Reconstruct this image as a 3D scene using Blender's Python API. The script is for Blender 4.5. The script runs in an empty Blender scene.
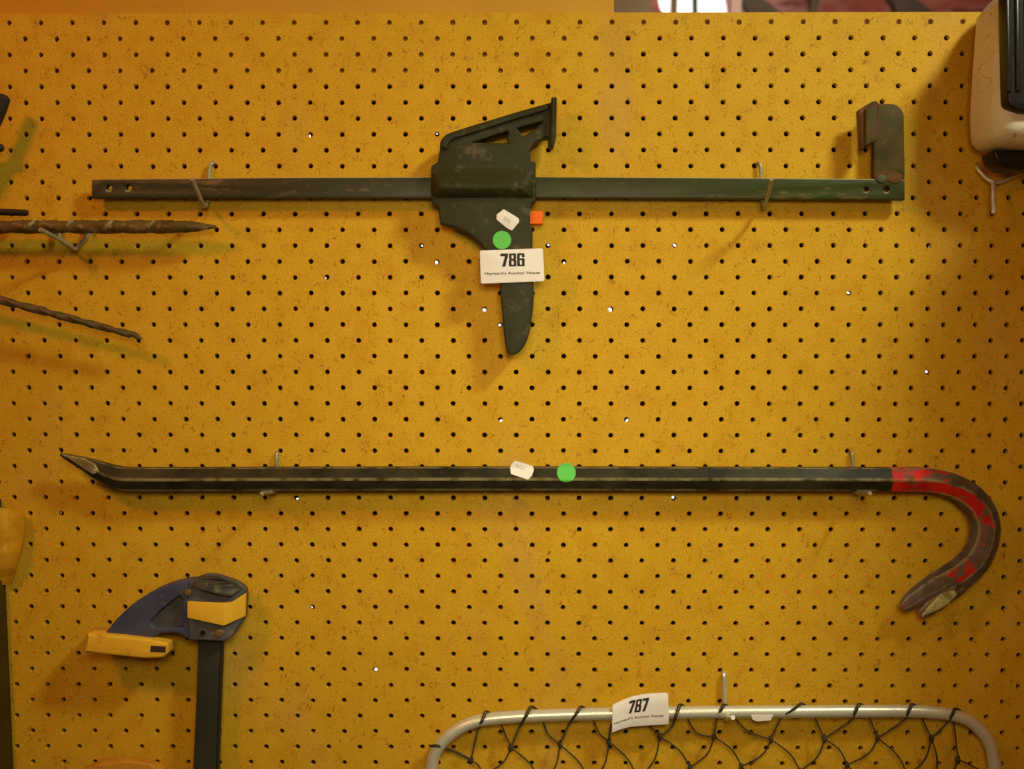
import bpy, bmesh, math, random
from mathutils import Vector, Matrix, Euler
random.seed(7)
S = bpy.context.scene
COL = S.collection
MM = 0.001
R = math.radians
# ------------------------------------------------------------------ camera
FPX, CX, CY = 950.0, 512.0, 384.5
cam_loc = Vector((16.35, -963.4, 25.0))                 # mm
cam_rot = Euler((1.54854, -0.00028, 0.004853))
cd = bpy.data.cameras.new('camera')
cam = bpy.data.objects.new('camera', cd); COL.objects.link(cam)
cam.location = cam_loc * MM; cam.rotation_euler = cam_rot
cd.sensor_width = 36.0; cd.lens = 36.0 * FPX / 1024.0
cd.clip_start = 0.01; cd.clip_end = 50
cd.dof.use_dof = True; cd.dof.focus_distance = 0.945; cd.dof.aperture_fstop = 5.0
S.camera = cam
S.render.resolution_x = 1024; S.render.resolution_y = 769
RM = cam_rot.to_matrix()

def at(px, py, d):
    """point (mm) seen at pixel px,py standing d mm in front of the board"""
    v = RM @ Vector(((px - CX) / FPX, -(py - CY) / FPX, -1.0))
    t = (-d - cam_loc.y) / v.y
    return cam_loc + v * t

# ------------------------------------------------------------------ light
W = bpy.data.worlds.new('World'); S.world = W; W.use_nodes = True
bg = W.node_tree.nodes['Background']
bg.inputs[0].default_value = (1.0, 0.50, 0.22, 1); bg.inputs[1].default_value = 0.07
def area(name, loc, target, sx, sy, power, color, spread=180):
    l = bpy.data.lights.new(name, 'AREA'); l.shape = 'RECTANGLE'; l.size = sx; l.size_y = sy
    l.energy = power; l.color = color; l.spread = R(spread)
    o = bpy.data.objects.new(name, l); COL.objects.link(o); o.location = loc
    o.rotation_euler = (Vector(target) - Vector(loc)).to_track_quat('-Z', 'Y').to_euler()
    return o
area('lamp_right', (0.95, -0.85, 1.10), (0.10, 0, -0.02), 0.26, 0.16, 14.8, (0.98, 1.0, 0.78))
area('lamp_left', (-0.80, -0.85, 0.72), (-0.15, 0, -0.08), 0.18, 0.12, 4.2, (1.0, 0.34, 0.10))
area('fill_front', (0.06, -1.05, 0.22), (0.05, 0, -0.12), 0.35, 0.22, 1.08, (1.0, 0.86, 0.54), 74)  # frontal fill added near the camera, narrowed to brighten the middle of the board
area('fill_far', (0.9, 1.5, 1.5), (0.7, 2.6, 0.9), 0.8, 0.8, 6, (1.0, 0.93, 0.85))  # unseen fill added to brighten the far wall and beams
S.view_settings.view_transform = 'Standard'; S.view_settings.look = 'None'
S.view_settings.exposure = 0.04; S.view_settings.gamma = 1.0
S.render.engine = 'CYCLES'

# ------------------------------------------------------------------ materials
class NT:
    def __init__(s, name):
        s.m = bpy.data.materials.new(name); s.m.use_nodes = True
        s.t = s.m.node_tree; s.b = s.t.nodes['Principled BSDF']
    def n(s, typ, **kw):
        nd = s.t.nodes.new(typ)
        for k, v in kw.items():
            if k.startswith('i_'): nd.inputs[k[2:].replace('_', ' ')].default_value = v
            else: setattr(nd, k, v)
        return nd
    def l(s, a, b): s.t.links.new(a, b)
    def coord(s, scale=(1, 1, 1), rot=(0, 0, 0), kind='Object'):
        tc = s.n('ShaderNodeTexCoord'); mp = s.n('ShaderNodeMapping')
        mp.inputs['Scale'].default_value = scale; mp.inputs['Rotation'].default_value = rot
        s.l(tc.outputs[kind], mp.inputs[0]); return mp.outputs[0]
    def noise(s, vec, scale, detail=3, rough=.55, dist=0):
        nd = s.n('ShaderNodeTexNoise'); nd.inputs['Scale'].default_value = scale
        nd.inputs['Detail'].default_value = detail; nd.inputs['Roughness'].default_value = rough
        nd.inputs['Distortion'].default_value = dist
        s.l(vec, nd.inputs['Vector']); return nd.outputs['Fac']
    def math(s, op, a, b=None, clamp=False):
        nd = s.n('ShaderNodeMath', operation=op, use_clamp=clamp)
        for i, v in enumerate((a, b)):
            if v is None: continue
            if isinstance(v, (int, float)): nd.inputs[i].default_value = v
            else: s.l(v, nd.inputs[i])
        return nd.outputs[0]
    def ramp(s, fac, a, b):
        nd = s.n('ShaderNodeMapRange'); nd.inputs['From Min'].default_value = a
        nd.inputs['From Max'].default_value = b; s.l(fac, nd.inputs['Value']); return nd.outputs[0]
    def mix(s, fac, a, b, mode='MIX'):
        nd = s.n('ShaderNodeMix', data_type='RGBA', blend_type=mode)
        if isinstance(fac, (int, float)): nd.inputs[0].default_value = fac
        else: s.l(fac, nd.inputs[0])
        for i, v in ((6, a), (7, b)):
            if isinstance(v, tuple): nd.inputs[i].default_value = (*v, 1)
            else: s.l(v, nd.inputs[i])
        return nd.outputs[2]
    def bump(s, h, strength, dist=0.0005):
        nd = s.n('ShaderNodeBump'); nd.inputs['Strength'].default_value = strength
        nd.inputs['Distance'].default_value = dist; s.l(h, nd.inputs['Height'])
        s.l(nd.outputs[0], s.b.inputs['Normal'])
    def base(s, c):
        if isinstance(c, tuple): s.b.inputs['Base Color'].default_value = (*c, 1)
        else: s.l(c, s.b.inputs['Base Color'])
    def rough(s, v):
        if isinstance(v, (int, float)): s.b.inputs['Roughness'].default_value = v
        else: s.l(v, s.b.inputs['Roughness'])

def worn(name, c1, c2, c3=None, rough=.5, metal=0, s1=30, s2=220, thr=(.6, .75), bump=.15, spec=.3, stretch=(1, 1, 1), edge=False):
    """base colour c1 varied to c2 by broad noise, chipped / dusty patches c3"""
    t = NT(name); v = t.coord(scale=stretch)
    col = t.mix(t.ramp(t.noise(v, s1, 5), .35, .65), c1, c2)
    f = t.noise(v, s2, 4, .65)
    if c3: col = t.mix(t.ramp(t.math('MULTIPLY', t.math('ADD', f, t.noise(v, s1 * 1.7, 2)), .5), *thr), col, c3)
    if edge:      # bright highlight along the upper arris, painted into the colour
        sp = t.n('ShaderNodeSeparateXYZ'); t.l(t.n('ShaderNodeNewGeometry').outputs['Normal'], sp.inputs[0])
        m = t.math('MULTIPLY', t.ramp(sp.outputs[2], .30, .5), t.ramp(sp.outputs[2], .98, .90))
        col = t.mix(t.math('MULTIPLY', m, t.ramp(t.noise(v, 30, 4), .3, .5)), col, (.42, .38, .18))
    t.base(col); t.rough(t.math('ADD', t.math('MULTIPLY', f, .3), rough - .15))
    t.b.inputs['Metallic'].default_value = metal
    t.b.inputs['Specular IOR Level'].default_value = spec
    t.bump(f, bump, .0006); return t.m

def board_mat():
    t = NT('pegboard_hardboard'); v = t.coord()
    big = t.noise(v, 5, 3); mid = t.noise(v, 38, 4, .6); fine = t.noise(v, 520, 3, .7)
    grain = t.noise(v, 1300, 2, .6)
    col = t.mix(t.ramp(big, .35, .65), (.66, .398, .020), (.62, .372, .018))
    col = t.mix(t.math('MULTIPLY', t.ramp(mid, .45, .75), .7), col, (.55, .27, .009))
    col = t.mix(t.math('MULTIPLY', t.ramp(fine, .50, .70), .55), col, (.36, .15, .008))
    col = t.mix(t.math('MULTIPLY', t.ramp(fine, .47, .28), .55), col, (.78, .46, .05))
    col = t.mix(t.math('MULTIPLY', t.ramp(grain, .52, .72), .42), col, (.34, .14, .008))
    # thin dark curling fibres: contour lines of a noise, broken up by a second one
    for sc, ms, w, rot in ((150, 95, .016, 0), (95, 130, .011, .7), (210, 70, .020, 1.6)):
        vv = t.coord(scale=(1, 1, .7), rot=(0, rot, 0))
        n = t.noise(vv, sc, 1.5, .5, .6)
        line = t.ramp(t.math('ABSOLUTE', t.math('SUBTRACT', n, .5)), w, w * .3)
        mask = t.ramp(t.noise(vv, ms, 1), .57, .63)
        col = t.mix(t.math('MULTIPLY', t.math('MULTIPLY', line, mask), .6), col, (.18, .07, .006))
    # a few bigger scuffs
    sc = t.ramp(t.noise(t.coord(scale=(1, 1, 2.5)), 26, 6, .75), .66, .72)
    col = t.mix(t.math('MULTIPLY', sc, .15), col, (.30, .14, .03))
    pale = t.ramp(t.noise(t.coord(rot=(0, .7, 0), scale=(1, 1, .5)), 9, 2), .60, .72)
    col = t.mix(t.math('MULTIPLY', pale, .25), col, (.46, .28, .11))
    t.base(col); t.rough(.6); t.b.inputs['Specular IOR Level'].default_value = .12
    t.bump(t.math('ADD', fine, mid), .12, .0006)
    return t.m

M = {}
M['board'] = board_mat()
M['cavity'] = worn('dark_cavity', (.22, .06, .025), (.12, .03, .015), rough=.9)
M['upper'] = worn('upper_board', (.60, .31, .022), (.54, .27, .02), (.42, .19, .015), rough=.7, s1=9, s2=180, bump=.05)
M['plastic'] = worn('olive_black_plastic', (.028, .028, .009), (.036, .035, .012), (.10, .085, .045), rough=.52, s1=24, s2=150, thr=(.55, .66), bump=.3, spec=.16)
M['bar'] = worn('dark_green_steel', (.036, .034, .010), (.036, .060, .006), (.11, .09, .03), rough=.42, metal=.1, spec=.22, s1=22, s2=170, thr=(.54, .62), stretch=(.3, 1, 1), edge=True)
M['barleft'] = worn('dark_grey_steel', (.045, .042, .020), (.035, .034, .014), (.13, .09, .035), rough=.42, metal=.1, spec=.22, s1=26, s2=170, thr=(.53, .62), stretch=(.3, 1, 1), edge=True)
M['jaw'] = worn('worn_olive_steel', (.048, .036, .007), (.085, .060, .012), (.17, .07, .015), rough=.6, metal=.1, spec=.2, s1=45, s2=160, thr=(.54, .66))
M['jawpad'] = worn('brown_worn_steel', (.12, .075, .045), (.085, .055, .03), (.20, .12, .08), rough=.45, metal=.3, s1=60, s2=240, thr=(.55, .66))
M['rust'] = worn('rust', (.13, .055, .010), (.07, .04, .010), (.05, .045, .015), rough=.85, s1=90, s2=400)
M['greenpaint'] = worn('scuffed_green_paint', (.05, .07, .025), (.08, .09, .04), (.12, .07, .02), rough=.6, s1=90, s2=400)
M['zinc'] = worn('zinc_wire', (.80, .80, .76), (.64, .64, .58), (.35, .30, .2), rough=.35, metal=.55, s1=60, s2=150, bump=.0)
M['dullzinc'] = worn('dull_zinc_wire', (.40, .38, .24), (.30, .28, .17), (.2, .17, .1), rough=.42, metal=.4, s1=60, s2=150, bump=.0)
M['orange'] = worn('orange_plastic', (.90, .17, .005), (.80, .14, .005), rough=.5, s1=60, bump=.03, spec=.15)
M['paper'] = worn('label_paper', (.84, .82, .78), (.81, .79, .74), rough=.6, s1=30, s2=400, bump=.03)
M['ink'] = worn('black_ink', (.02, .018, .012), (.025, .02, .015), rough=.6)
M['greyink'] = worn('grey_ink', (.42, .40, .36), (.50, .48, .42), rough=.6)
M['green'] = worn('green_sticker', (.115, .60, .09), (.10, .55, .08), rough=.55, s1=30, bump=.02)
M['navy'] = worn('navy_blue_plastic', (.048, .055, .105), (.062, .066, .100), (.12, .10, .10), rough=.5, s1=40, s2=200, thr=(.6, .72))
M['slate'] = worn('scuffed_slate_plastic', (.060, .058, .062), (.085, .078, .072), (.17, .14, .10), rough=.5, s1=40, s2=160, thr=(.56, .68))
M['capblack'] = worn('scuffed_black_cap', (.030, .027, .018), (.045, .038, .022), (.11, .09, .05), rough=.55, s1=70, s2=200, thr=(.50, .62), bump=.3)
M['yellow'] = worn('yellow_plastic', (.78, .46, .03), (.72, .40, .025), (.45, .22, .03), rough=.45, s1=25, s2=170, thr=(.60, .70), bump=.08)
M['gbar'] = worn('grey_green_steel', (.052, .052, .034), (.043, .044, .028), (.075, .07, .045), rough=.4, metal=.3, s1=12, s2=200)
M['gbarside'] = worn('dark_edge_steel', (.018, .018, .012), (.024, .024, .016), rough=.5, metal=.3)
M['brass'] = worn('brass', (.35, .22, .07), (.26, .16, .05), rough=.45, metal=.6)
M['brown'] = worn('brown_rubber', (.06, .03, .02), (.045, .022, .018), rough=.7)
M['alu'] = worn('satin_aluminium', (.72, .72, .58), (.66, .66, .52), rough=.36, metal=.45, s1=9, s2=500, bump=.02)
M['cord'] = worn('dark_green_cord', (.055, .048, .022), (.038, .035, .016), (.07, .06, .03), rough=.8, s1=60, s2=900, bump=.4)
M['auger'] = worn('rusty_olive_steel', (.14, .085, .018), (.09, .06, .015), (.26, .18, .06), rough=.6, metal=.2, s1=60, s2=240, thr=(.52, .64), bump=.5)
M['rod'] = worn('greenish_brown_steel', (.075, .075, .02), (.12, .07, .03), (.22, .19, .08), rough=.5, metal=.2, s1=70, s2=300, thr=(.58, .68), bump=.4)
M['blacktool'] = worn('blackened_steel', (.020, .014, .008), (.03, .02, .01), rough=.6)
M['cream'] = worn('dried_cream_paint', (.36, .31, .14), (.22, .17, .07), rough=.7, s1=200)
M['batten'] = worn('olive_timber', (.055, .036, .003), (.075, .05, .005), rough=.9, s1=20, spec=.05)
M['orangepad'] = worn('orange_rubber', (.55, .25, .015), (.46, .20, .012), (.32, .13, .012), rough=.55, s1=60, s2=160, bump=.3)
M['blackplastic'] = worn('black_plastic', (.010, .008, .005), (.014, .012, .008), rough=.35, s1=30)
M['steelground'] = worn('ground_steel_olive', (.40, .38, .13), (.46, .42, .16), (.20, .17, .06), rough=.5, metal=.2, s1=70, s2=260, thr=(.5, .6))
M['steelpale'] = worn('worn_bare_steel', (.40, .34, .16), (.24, .19, .08), (.55, .48, .26), rough=.42, metal=.4, s1=80, s2=300, thr=(.54, .66))

def crowbar_mat():
    t = NT('worn_black_and_red_paint'); v = t.coord()
    uvn = t.n('ShaderNodeUVMap'); sep = t.n('ShaderNodeSeparateXYZ'); t.l(uvn.outputs[0], sep.inputs[0])
    u = sep.outputs[0]
    blk = t.mix(t.ramp(t.noise(v, 26, 5), .38, .62), (.020, .018, .009), (.046, .041, .020))
    bare = t.ramp(t.noise(v, 70, 5, .7), .58, .70)
    blk = t.mix(t.math('MULTIPLY', bare, .35), blk, (.10, .08, .035))
    olive = t.mix(t.ramp(t.noise(v, 55, 4), .4, .6), (.075, .062, .028), (.15, .10, .075))
    start = t.ramp(u, .8285, .8292)
    hook = t.mix(start, blk, olive)
    # paint lost more and more along the hook
    low = t.ramp(sep.outputs[1], .90, .915)
    keep = t.math('SUBTRACT', .560, t.math('MULTIPLY', t.ramp(u, .925, .95), .12))
    keep = t.math('ADD', keep, t.math('MULTIPLY', t.ramp(u, .982, .992), .09))
    keep = t.math('SUBTRACT', keep, t.math('MULTIPLY', t.ramp(u, 1.012, 1.03), .11))
    keep = t.math('SUBTRACT', keep, t.math('MULTIPLY', t.math('SUBTRACT', 1.0, low), t.math('ADD', .02, t.math('MULTIPLY', t.ramp(u, .855, .90), .14))))
    cmb = t.n('ShaderNodeCombineXYZ'); t.l(t.math('MULTIPLY', u, 34.0), cmb.inputs[0]); t.l(t.math('MULTIPLY', sep.outputs[1], 16.0), cmb.inputs[1])
    nz = t.math('ADD', t.math('MULTIPLY', t.noise(cmb.outputs[0], 1.6, 8, .72), .6), t.math('MULTIPLY', t.noise(v, 95, 6, .7), .4))
    red = t.ramp(t.math('SUBTRACT', keep, nz), .0, .02)
    red = t.math('MULTIPLY', red, t.math('MULTIPLY', start, t.ramp(u, 1.14, 1.12)))
    redc = t.mix(t.ramp(t.noise(v, 60, 3), .4, .6), (.60, .022, .010), (.42, .014, .008))
    ridge = t.math('MULTIPLY', t.ramp(t.math('FRACT', t.math('MULTIPLY', sep.outputs[1], 6.0)), .60, .5), t.ramp(t.noise(v, 55, 6, .65), .36, .56))
    t.base(t.mix(t.math('MULTIPLY', ridge, .8), t.mix(red, hook, redc), (.26, .22, .10))); t.rough(t.math('ADD', .42, t.math('MULTIPLY', bare, .25)))
    t.b.inputs['Metallic'].default_value = .1; t.b.inputs['Specular IOR Level'].default_value = .09
    t.bump(t.noise(v, 180, 4, .6), .12, .0006); return t.m
M['crowbar'] = crowbar_mat()

def mat_jug():
    t = NT('milky_white_plastic'); v = t.coord()
    col = t.mix(t.ramp(t.noise(v, 14, 5), .4, .7), (.84, .83, .64), (.70, .66, .44))
    col = t.mix(t.math('MULTIPLY', t.ramp(t.noise(v, 130, 4, .7), .64, .70), .7), col, (.20, .15, .09))
    n = t.noise(t.coord(scale=(1, 1, 1.4)), 17, 2, .5)
    line = t.ramp(t.math('ABSOLUTE', t.math('SUBTRACT', n, .47)), .006, .002)
    col = t.mix(t.math('MULTIPLY', line, .45), col, (.25, .17, .10))
    t.base(col); t.rough(.6)
    t.b.inputs['Subsurface Weight'].default_value = .25
    t.b.inputs['Subsurface Radius'].default_value = (.02, .015, .008)
    return t.m
M['jug'] = mat_jug()
def mat_tape():
    t = NT('amber_packing_tape'); v = t.coord()
    t.base(t.mix(t.ramp(t.noise(v, 60, 3), .4, .6), (.80, .48, .02), (.66, .37, .015))); t.rough(.22)
    t.b.inputs['Transmission Weight'].default_value = .35; t.bump(t.noise(v, 90, 2), .3, .001); return t.m
M['tape'] = mat_tape()
def emis(name, c, s):
    t = NT(name); t.base((.8, .8, .8)); t.b.inputs['Emission Color'].default_value = (*c, 1)
    t.b.inputs['Emission Strength'].default_value = s; return t.m
M['daylight'] = emis('daylight', (1, .98, .95), 1.25)
def mat_far():
    t = NT('terracotta_wall'); v = t.coord(rot=(0, .5, 0), scale=(1, 1, 2.5))
    c = t.mix(t.ramp(t.noise(v, 3.5, 4), .40, .60), (.42, .09, .05), (.58, .26, .20))
    c = t.mix(t.ramp(t.noise(v, 7, 3), .56, .66), c, (.22, .05, .035)); t.base(c); t.rough(.7); return t.m
M['far'] = mat_far()
M['fargreen'] = worn('grey_green_timber', (.22, .15, .07), (.30, .20, .10), rough=.8, s1=5)
M['fardark'] = worn('dark_timber', (.07, .05, .03), (.11, .07, .04), rough=.8, s1=5)
M['farpale'] = worn('pale_pink_timber', (.66, .42, .32), (.6, .38, .3), rough=.8, s1=5)

# ------------------------------------------------------------------ mesh helpers
def link(name, me, mat=None, parent=None):
    o = bpy.data.objects.new(name, me); COL.objects.link(o)
    if mat is not None and me is not None: me.materials.append(mat if not isinstance(mat, str) else M[mat])
    if parent: o.parent = parent
    return o
def tag(o, label=None, cat=None, group=None, kind=None):
    for k, v in (('label', label), ('category', cat), ('group', group), ('kind', kind)):
        if v: o[k] = v
    return o
def thing(name, label, cat, group=None):
    return tag(link(name, None), label, cat, group)
def smooth(me, ang=35):
    for p in me.polygons: p.use_smooth = True
    me.set_sharp_from_angle(angle=R(ang))
def mesh_from(name, verts, faces, ang=35, smoothit=True):
    me = bpy.data.meshes.new(name); me.from_pydata([tuple(Vector(v) * MM) for v in verts], [], faces)
    bm = bmesh.new(); bm.from_mesh(me); bmesh.ops.recalc_face_normals(bm, faces=bm.faces); bm.to_mesh(me); bm.free()
    if smoothit: smooth(me, ang)
    me.update(); return me

def fillet(pts, r, seg=5):
    """round the corners of a closed polygon; pts may carry their own radius as third value"""
    out = []; n = len(pts)
    for i in range(n):
        p = Vector(pts[i][:2]); a = Vector(pts[i - 1][:2]); b = Vector(pts[(i + 1) % n][:2])
        rr = pts[i][2] if len(pts[i]) > 2 else r
        da = (a - p); db = (b - p)
        k = min(rr, da.length * .45, db.length * .45)
        if k < .05: out.append(tuple(p)); continue
        s = p + da.normalized() * k; e = p + db.normalized() * k
        for j in range(seg + 1):
            t = j / seg; out.append(tuple((1 - t) ** 2 * s + 2 * t * (1 - t) * p + t * t * e))
    return out

def plate(name, outlines, d, thick, mat, parent=None, bevel=.8, r=0, ang=40, tilt=None, trace=None):
    """extruded outline traced at distance d (front face), thick mm deep, bevelled rim"""
    cu = bpy.data.curves.new('c', 'CURVE'); cu.dimensions = '2D'; cu.fill_mode = 'BOTH'
    for ol in outlines:
        ol = fillet(ol, r) if r else [p[:2] for p in ol]
        sp = cu.splines.new('POLY'); sp.points.add(len(ol) - 1); sp.use_cyclic_u = True
        for q, (x, y) in zip(sp.points, ol):
            w = at(x, y, d if trace is None else trace); q.co = (w.x, w.z, 0, 1)
    bevel = min(bevel, thick * .45)
    cu.extrude = thick / 2 - bevel; cu.bevel_depth = bevel; cu.offset = -bevel; cu.bevel_resolution = 2
    tmp = bpy.data.objects.new('tmp', cu); COL.objects.link(tmp)
    dg = bpy.context.evaluated_depsgraph_get(); dg.update()
    me = bpy.data.meshes.new_from_object(tmp.evaluated_get(dg)); bpy.data.objects.remove(tmp)
    c = d - thick / 2
    for v in me.vertices:
        x, y, z = v.co
        v.co = (x * MM, (-c - z) * MM, y * MM)
    me.name = name
    if tilt:
        for v in me.vertices:
            p = v.co / MM; k = (p.y - tilt(p.x, p.z) - cam_loc.y) / (p.y - cam_loc.y)
            v.co = (cam_loc + (p - cam_loc) * k) * MM
    me.materials.clear()
    bm = bmesh.new(); bm.from_mesh(me); bmesh.ops.remove_doubles(bm, verts=bm.verts, dist=.00001); bm.to_mesh(me); bm.free()
    smooth(me, ang)
    return link(name, me, mat, parent)

def tube(path, rad, seg=12, closed=False, cap=True):
    """list of mm Vectors -> (verts, faces)"""
    P = [Vector(p) for p in path]; n = len(P)
    rr = rad if isinstance(rad, (list, tuple)) else [rad] * n
    T = []
    for i in range(n):
        a = P[(i - 1) % n] if closed or i else P[i]; b = P[(i + 1) % n] if closed or i < n - 1 else P[i]
        T.append((b - a).normalized())
    up = Vector((0, 1, 0)) if abs(T[0].y) < .9 else Vector((1, 0, 0))
    N = (up - T[0] * up.dot(T[0])).normalized()
    V, F = [], []
    for i in range(n):
        N = (N - T[i] * N.dot(T[i])).normalized(); B = T[i].cross(N)
        for k in range(seg):
            a = 2 * math.pi * k / seg; V.append(P[i] + (N * math.cos(a) + B * math.sin(a)) * rr[i])
    for i in range(n if closed else n - 1):
        j = (i + 1) % n
        for k in range(seg):
            k2 = (k + 1) % seg; F.append((i * seg + k, i * seg + k2, j * seg + k2, j * seg + k))
    if cap and not closed:
        F.append(tuple(range(seg))[::-1]); F.append(tuple((n - 1) * seg + k for k in range(seg)))
    return V, F
def merge(parts):
    V, F = [], []
    for v, f in parts:
        o = len(V); V += v; F += [tuple(i + o for i in q) for q in f]
    return V, F
def crom(pts, sub=6, closed=False):
    P = [Vector(p) for p in pts]; n = len(P); out = []
    for i in range(n if closed else n - 1):
        g = lambda k: P[k % n] if closed else P[max(0, min(n - 1, k))]
        a, b, c, d = g(i - 1), g(i), g(i + 1), g(i + 2)
        for j in range(sub):
            t = j / sub
            out.append(.5 * ((2 * b) + (c - a) * t + (2 * a - 5 * b + 4 * c - d) * t * t + (3 * b - a - 3 * c + d) * t ** 3))
    if not closed: out.append(P[-1])
    return out
def mk(name, vf, mat, parent=None, ang=50): return link(name, mesh_from(name, vf[0], vf[1], ang), mat, parent)
def box(name, x0, y0, z0, x1, y1, z1, mat, parent=None, bev=1.0):
    bm = bmesh.new(); bmesh.ops.create_cube(bm, size=1)
    for v in bm.verts: v.co = Vector(((x0 + x1) / 2 + v.co.x * (x1 - x0), (y0 + y1) / 2 + v.co.y * (y1 - y0), (z0 + z1) / 2 + v.co.z * (z1 - z0))) * MM
    if bev: bmesh.ops.bevel(bm, geom=bm.edges[:], offset=bev * MM, segments=2, affect='EDGES', profile=.5)
    me = bpy.data.meshes.new(name); bm.to_mesh(me); bm.free(); smooth(me, 40)
    return link(name, me, mat, parent)
def rrect(x0, y0, x1, y1, r):
    return fillet([(x0, y0), (x1, y0), (x1, y1), (x0, y1)], r, 4)
DIG = {'7': [[(0, 1), (1, 1), (1, .80), (.62, 0), (.18, 0), (.58, .79), (0, .79)]],
       '8': [fillet([(.03, .98), (.2, 1), (.8, 1), (.97, .98), (.97, .56), (.86, .52), (1, .47), (1, .02), (.8, 0), (.2, 0), (0, .02), (0, .47), (.14, .52), (.03, .56)], .14, 4), rrect(.37, .60, .63, .86, .1), rrect(.36, .13, .64, .43, .1)],
       '6': [fillet([(0, .02), (0, .98), (.2, 1), (.8, 1), (1, .98), (1, .68), (.64, .68), (.64, .85), (.36, .85), (.36, .57), (.6, .63), (1, .6), (1, .02), (.8, 0), (.2, 0)], .09, 4), rrect(.36, .13, .64, .47, .1)]}
def text_mesh(body, width, height, bold=0.0):
    """flat text scaled to width x height (mm), centred on the origin; verts (x, z), faces.
    heavy lot numbers are drawn from their own condensed outlines"""
    if body.isdigit():
        cu = bpy.data.curves.new('t', 'CURVE'); cu.dimensions = '2D'; cu.fill_mode = 'BOTH'
        for n, ch in enumerate(body):
            for ol in DIG[ch]:
                sp = cu.splines.new('POLY'); sp.points.add(len(ol) - 1); sp.use_cyclic_u = True
                for q, (x, y) in zip(sp.points, ol): q.co = (n * 1.08 + x, y, 0, 1)
    else:
        cu = bpy.data.curves.new('t', 'FONT'); cu.body = body; cu.align_x = 'CENTER'; cu.align_y = 'CENTER'; cu.offset = bold
        cu.resolution_u = 4; cu.space_character = 1.0 + bold * 4
    tmp = bpy.data.objects.new('tmp', cu); COL.objects.link(tmp)
    dg = bpy.context.evaluated_depsgraph_get(); dg.update()
    me = bpy.data.meshes.new_from_object(tmp.evaluated_get(dg)); bpy.data.objects.remove(tmp)
    bm = bmesh.new(); bm.from_mesh(me); bmesh.ops.triangulate(bm, faces=bm.faces)
    if body.isdigit(): bmesh.ops.subdivide_edges(bm, edges=bm.edges, cuts=1, use_grid_fill=True)
    bm.to_mesh(me); bm.free()
    xs = [v.co.x for v in me.vertices]; ys = [v.co.y for v in me.vertices]
    sx = width / (max(xs) - min(xs)); sy = height / (max(ys) - min(ys))
    mx, my = (max(xs) + min(xs)) / 2, (max(ys) + min(ys)) / 2
    V = [((v.co.x - mx) * sx, (v.co.y - my) * sy) for v in me.vertices]
    F = [tuple(p.vertices) for p in me.polygons]
    return V, F
def sheet(name, fn, nu, nv, mat, parent, thick=.25):
    """thin sheet from fn(u,v)->mm point, given real thickness"""
    V, F = [], []
    for s in (0, 1):
        for j in range(nv + 1):
            for i in range(nu + 1):
                p = fn(i / nu, j / nv); V.append(Vector(p) + Vector((0, thick * s, 0)))
    w = nu + 1; o = w * (nv + 1)
    for j in range(nv):
        for i in range(nu):
            a = j * w + i; F.append((a, a + 1, a + w + 1, a + w)); F.append((a + o, a + w + o, a + w + 1 + o, a + 1 + o))
    for i in range(nu):
        F.append((i, i + o, i + 1 + o, i + 1)); b = nv * w + i; F.append((b, b + 1, b + 1 + o, b + o))
    for j in range(nv):
        a = j * w; F.append((a, a + w, a + w + o, a + o)); b = a + nu; F.append((b, b + o, b + w + o, b + w))
    return mk(name, (V, F), mat, parent)

# ------------------------------------------------------------------ pegboard
C0, C1, R0, R1 = -23, 49, -23, 31
def hole_pos(c, r): return (c * 16 - 160.0, -r * 16.0)
def build_board():
    V, F = [], []
    def add(p): V.append(p); return len(V) - 1
    for r in range(R0, R1 + 1):
        for c in range(C0, C1 + 1):
            x, z = hole_pos(c, r); zt = 8 if r > R0 else 9.6
            q = [(x + 8, z + zt), (x - 8, z + zt), (x - 8, z - 8), (x + 8, z - 8)]
            qi = [add((a, 0, b)) for a, b in q]
            if (c + r) % 2: F.append(tuple(qi)); continue
            jx, jz, rad = x + random.gauss(0, .12), z + random.gauss(0, .12), 2.5 * random.uniform(.96, 1.05)
            ring = []
            for rr, dd in ((rad + .42, 0), (rad, .45), (rad, 5.0)):
                ring.append([add((jx + rr * math.cos(k * math.pi / 8), dd, jz + rr * math.sin(k * math.pi / 8))) for k in range(16)])
            a = ring[0]
            for s in range(4):           # corner s at 45+90s deg; side s+1.. spans to next corner
                c0, c1 = qi[s], qi[(s + 1) % 4]; k0 = 2 + 4 * s
                F.append((c0, c1, a[(k0 + 4) % 16], a[(k0 + 3) % 16], a[(k0 + 2) % 16], a[(k0 + 1) % 16], a[k0 % 16]))
            for i in (0, 1):
                for k in range(16):
                    k2 = (k + 1) % 16; F.append((ring[i][k], ring[i][k2], ring[i + 1][k2], ring[i + 1][k]))
    xa, xb = C0 * 16 - 168, C1 * 16 - 152; za, zb = -R0 * 16 + 9.6, -R1 * 16 - 8
    e = [add(p) for p in ((xa, 0, za), (xb, 0, za), (xb, 5, za), (xa, 5, za), (xa, 0, zb), (xb, 0, zb), (xb, 5, zb), (xa, 5, zb))]
    F += [(e[0], e[1], e[2], e[3]), (e[4], e[7], e[6], e[5]), (e[0], e[3], e[7], e[4]), (e[1], e[5], e[6], e[2])]
    me = bpy.data.meshes.new('pegboard'); me.from_pydata([tuple(Vector(v) * MM) for v in V], [], F)
    # make normals face the room
    bm = bmesh.new(); bm.from_mesh(me); bmesh.ops.remove_doubles(bm, verts=bm.verts, dist=1e-6)
    bmesh.ops.recalc_face_normals(bm, faces=bm.faces); bm.to_mesh(me); bm.free()
    o = link('pegboard', me, 'board'); o['kind'] = 'structure'
    return xa, xb, za, zb
xa, xb, za, zb = build_board()
cav = box('back_wall', xa - 5, 22, zb - 5, xb + 5, 30, za - 1, 'cavity', bev=0); cav['kind'] = 'structure'
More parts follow.
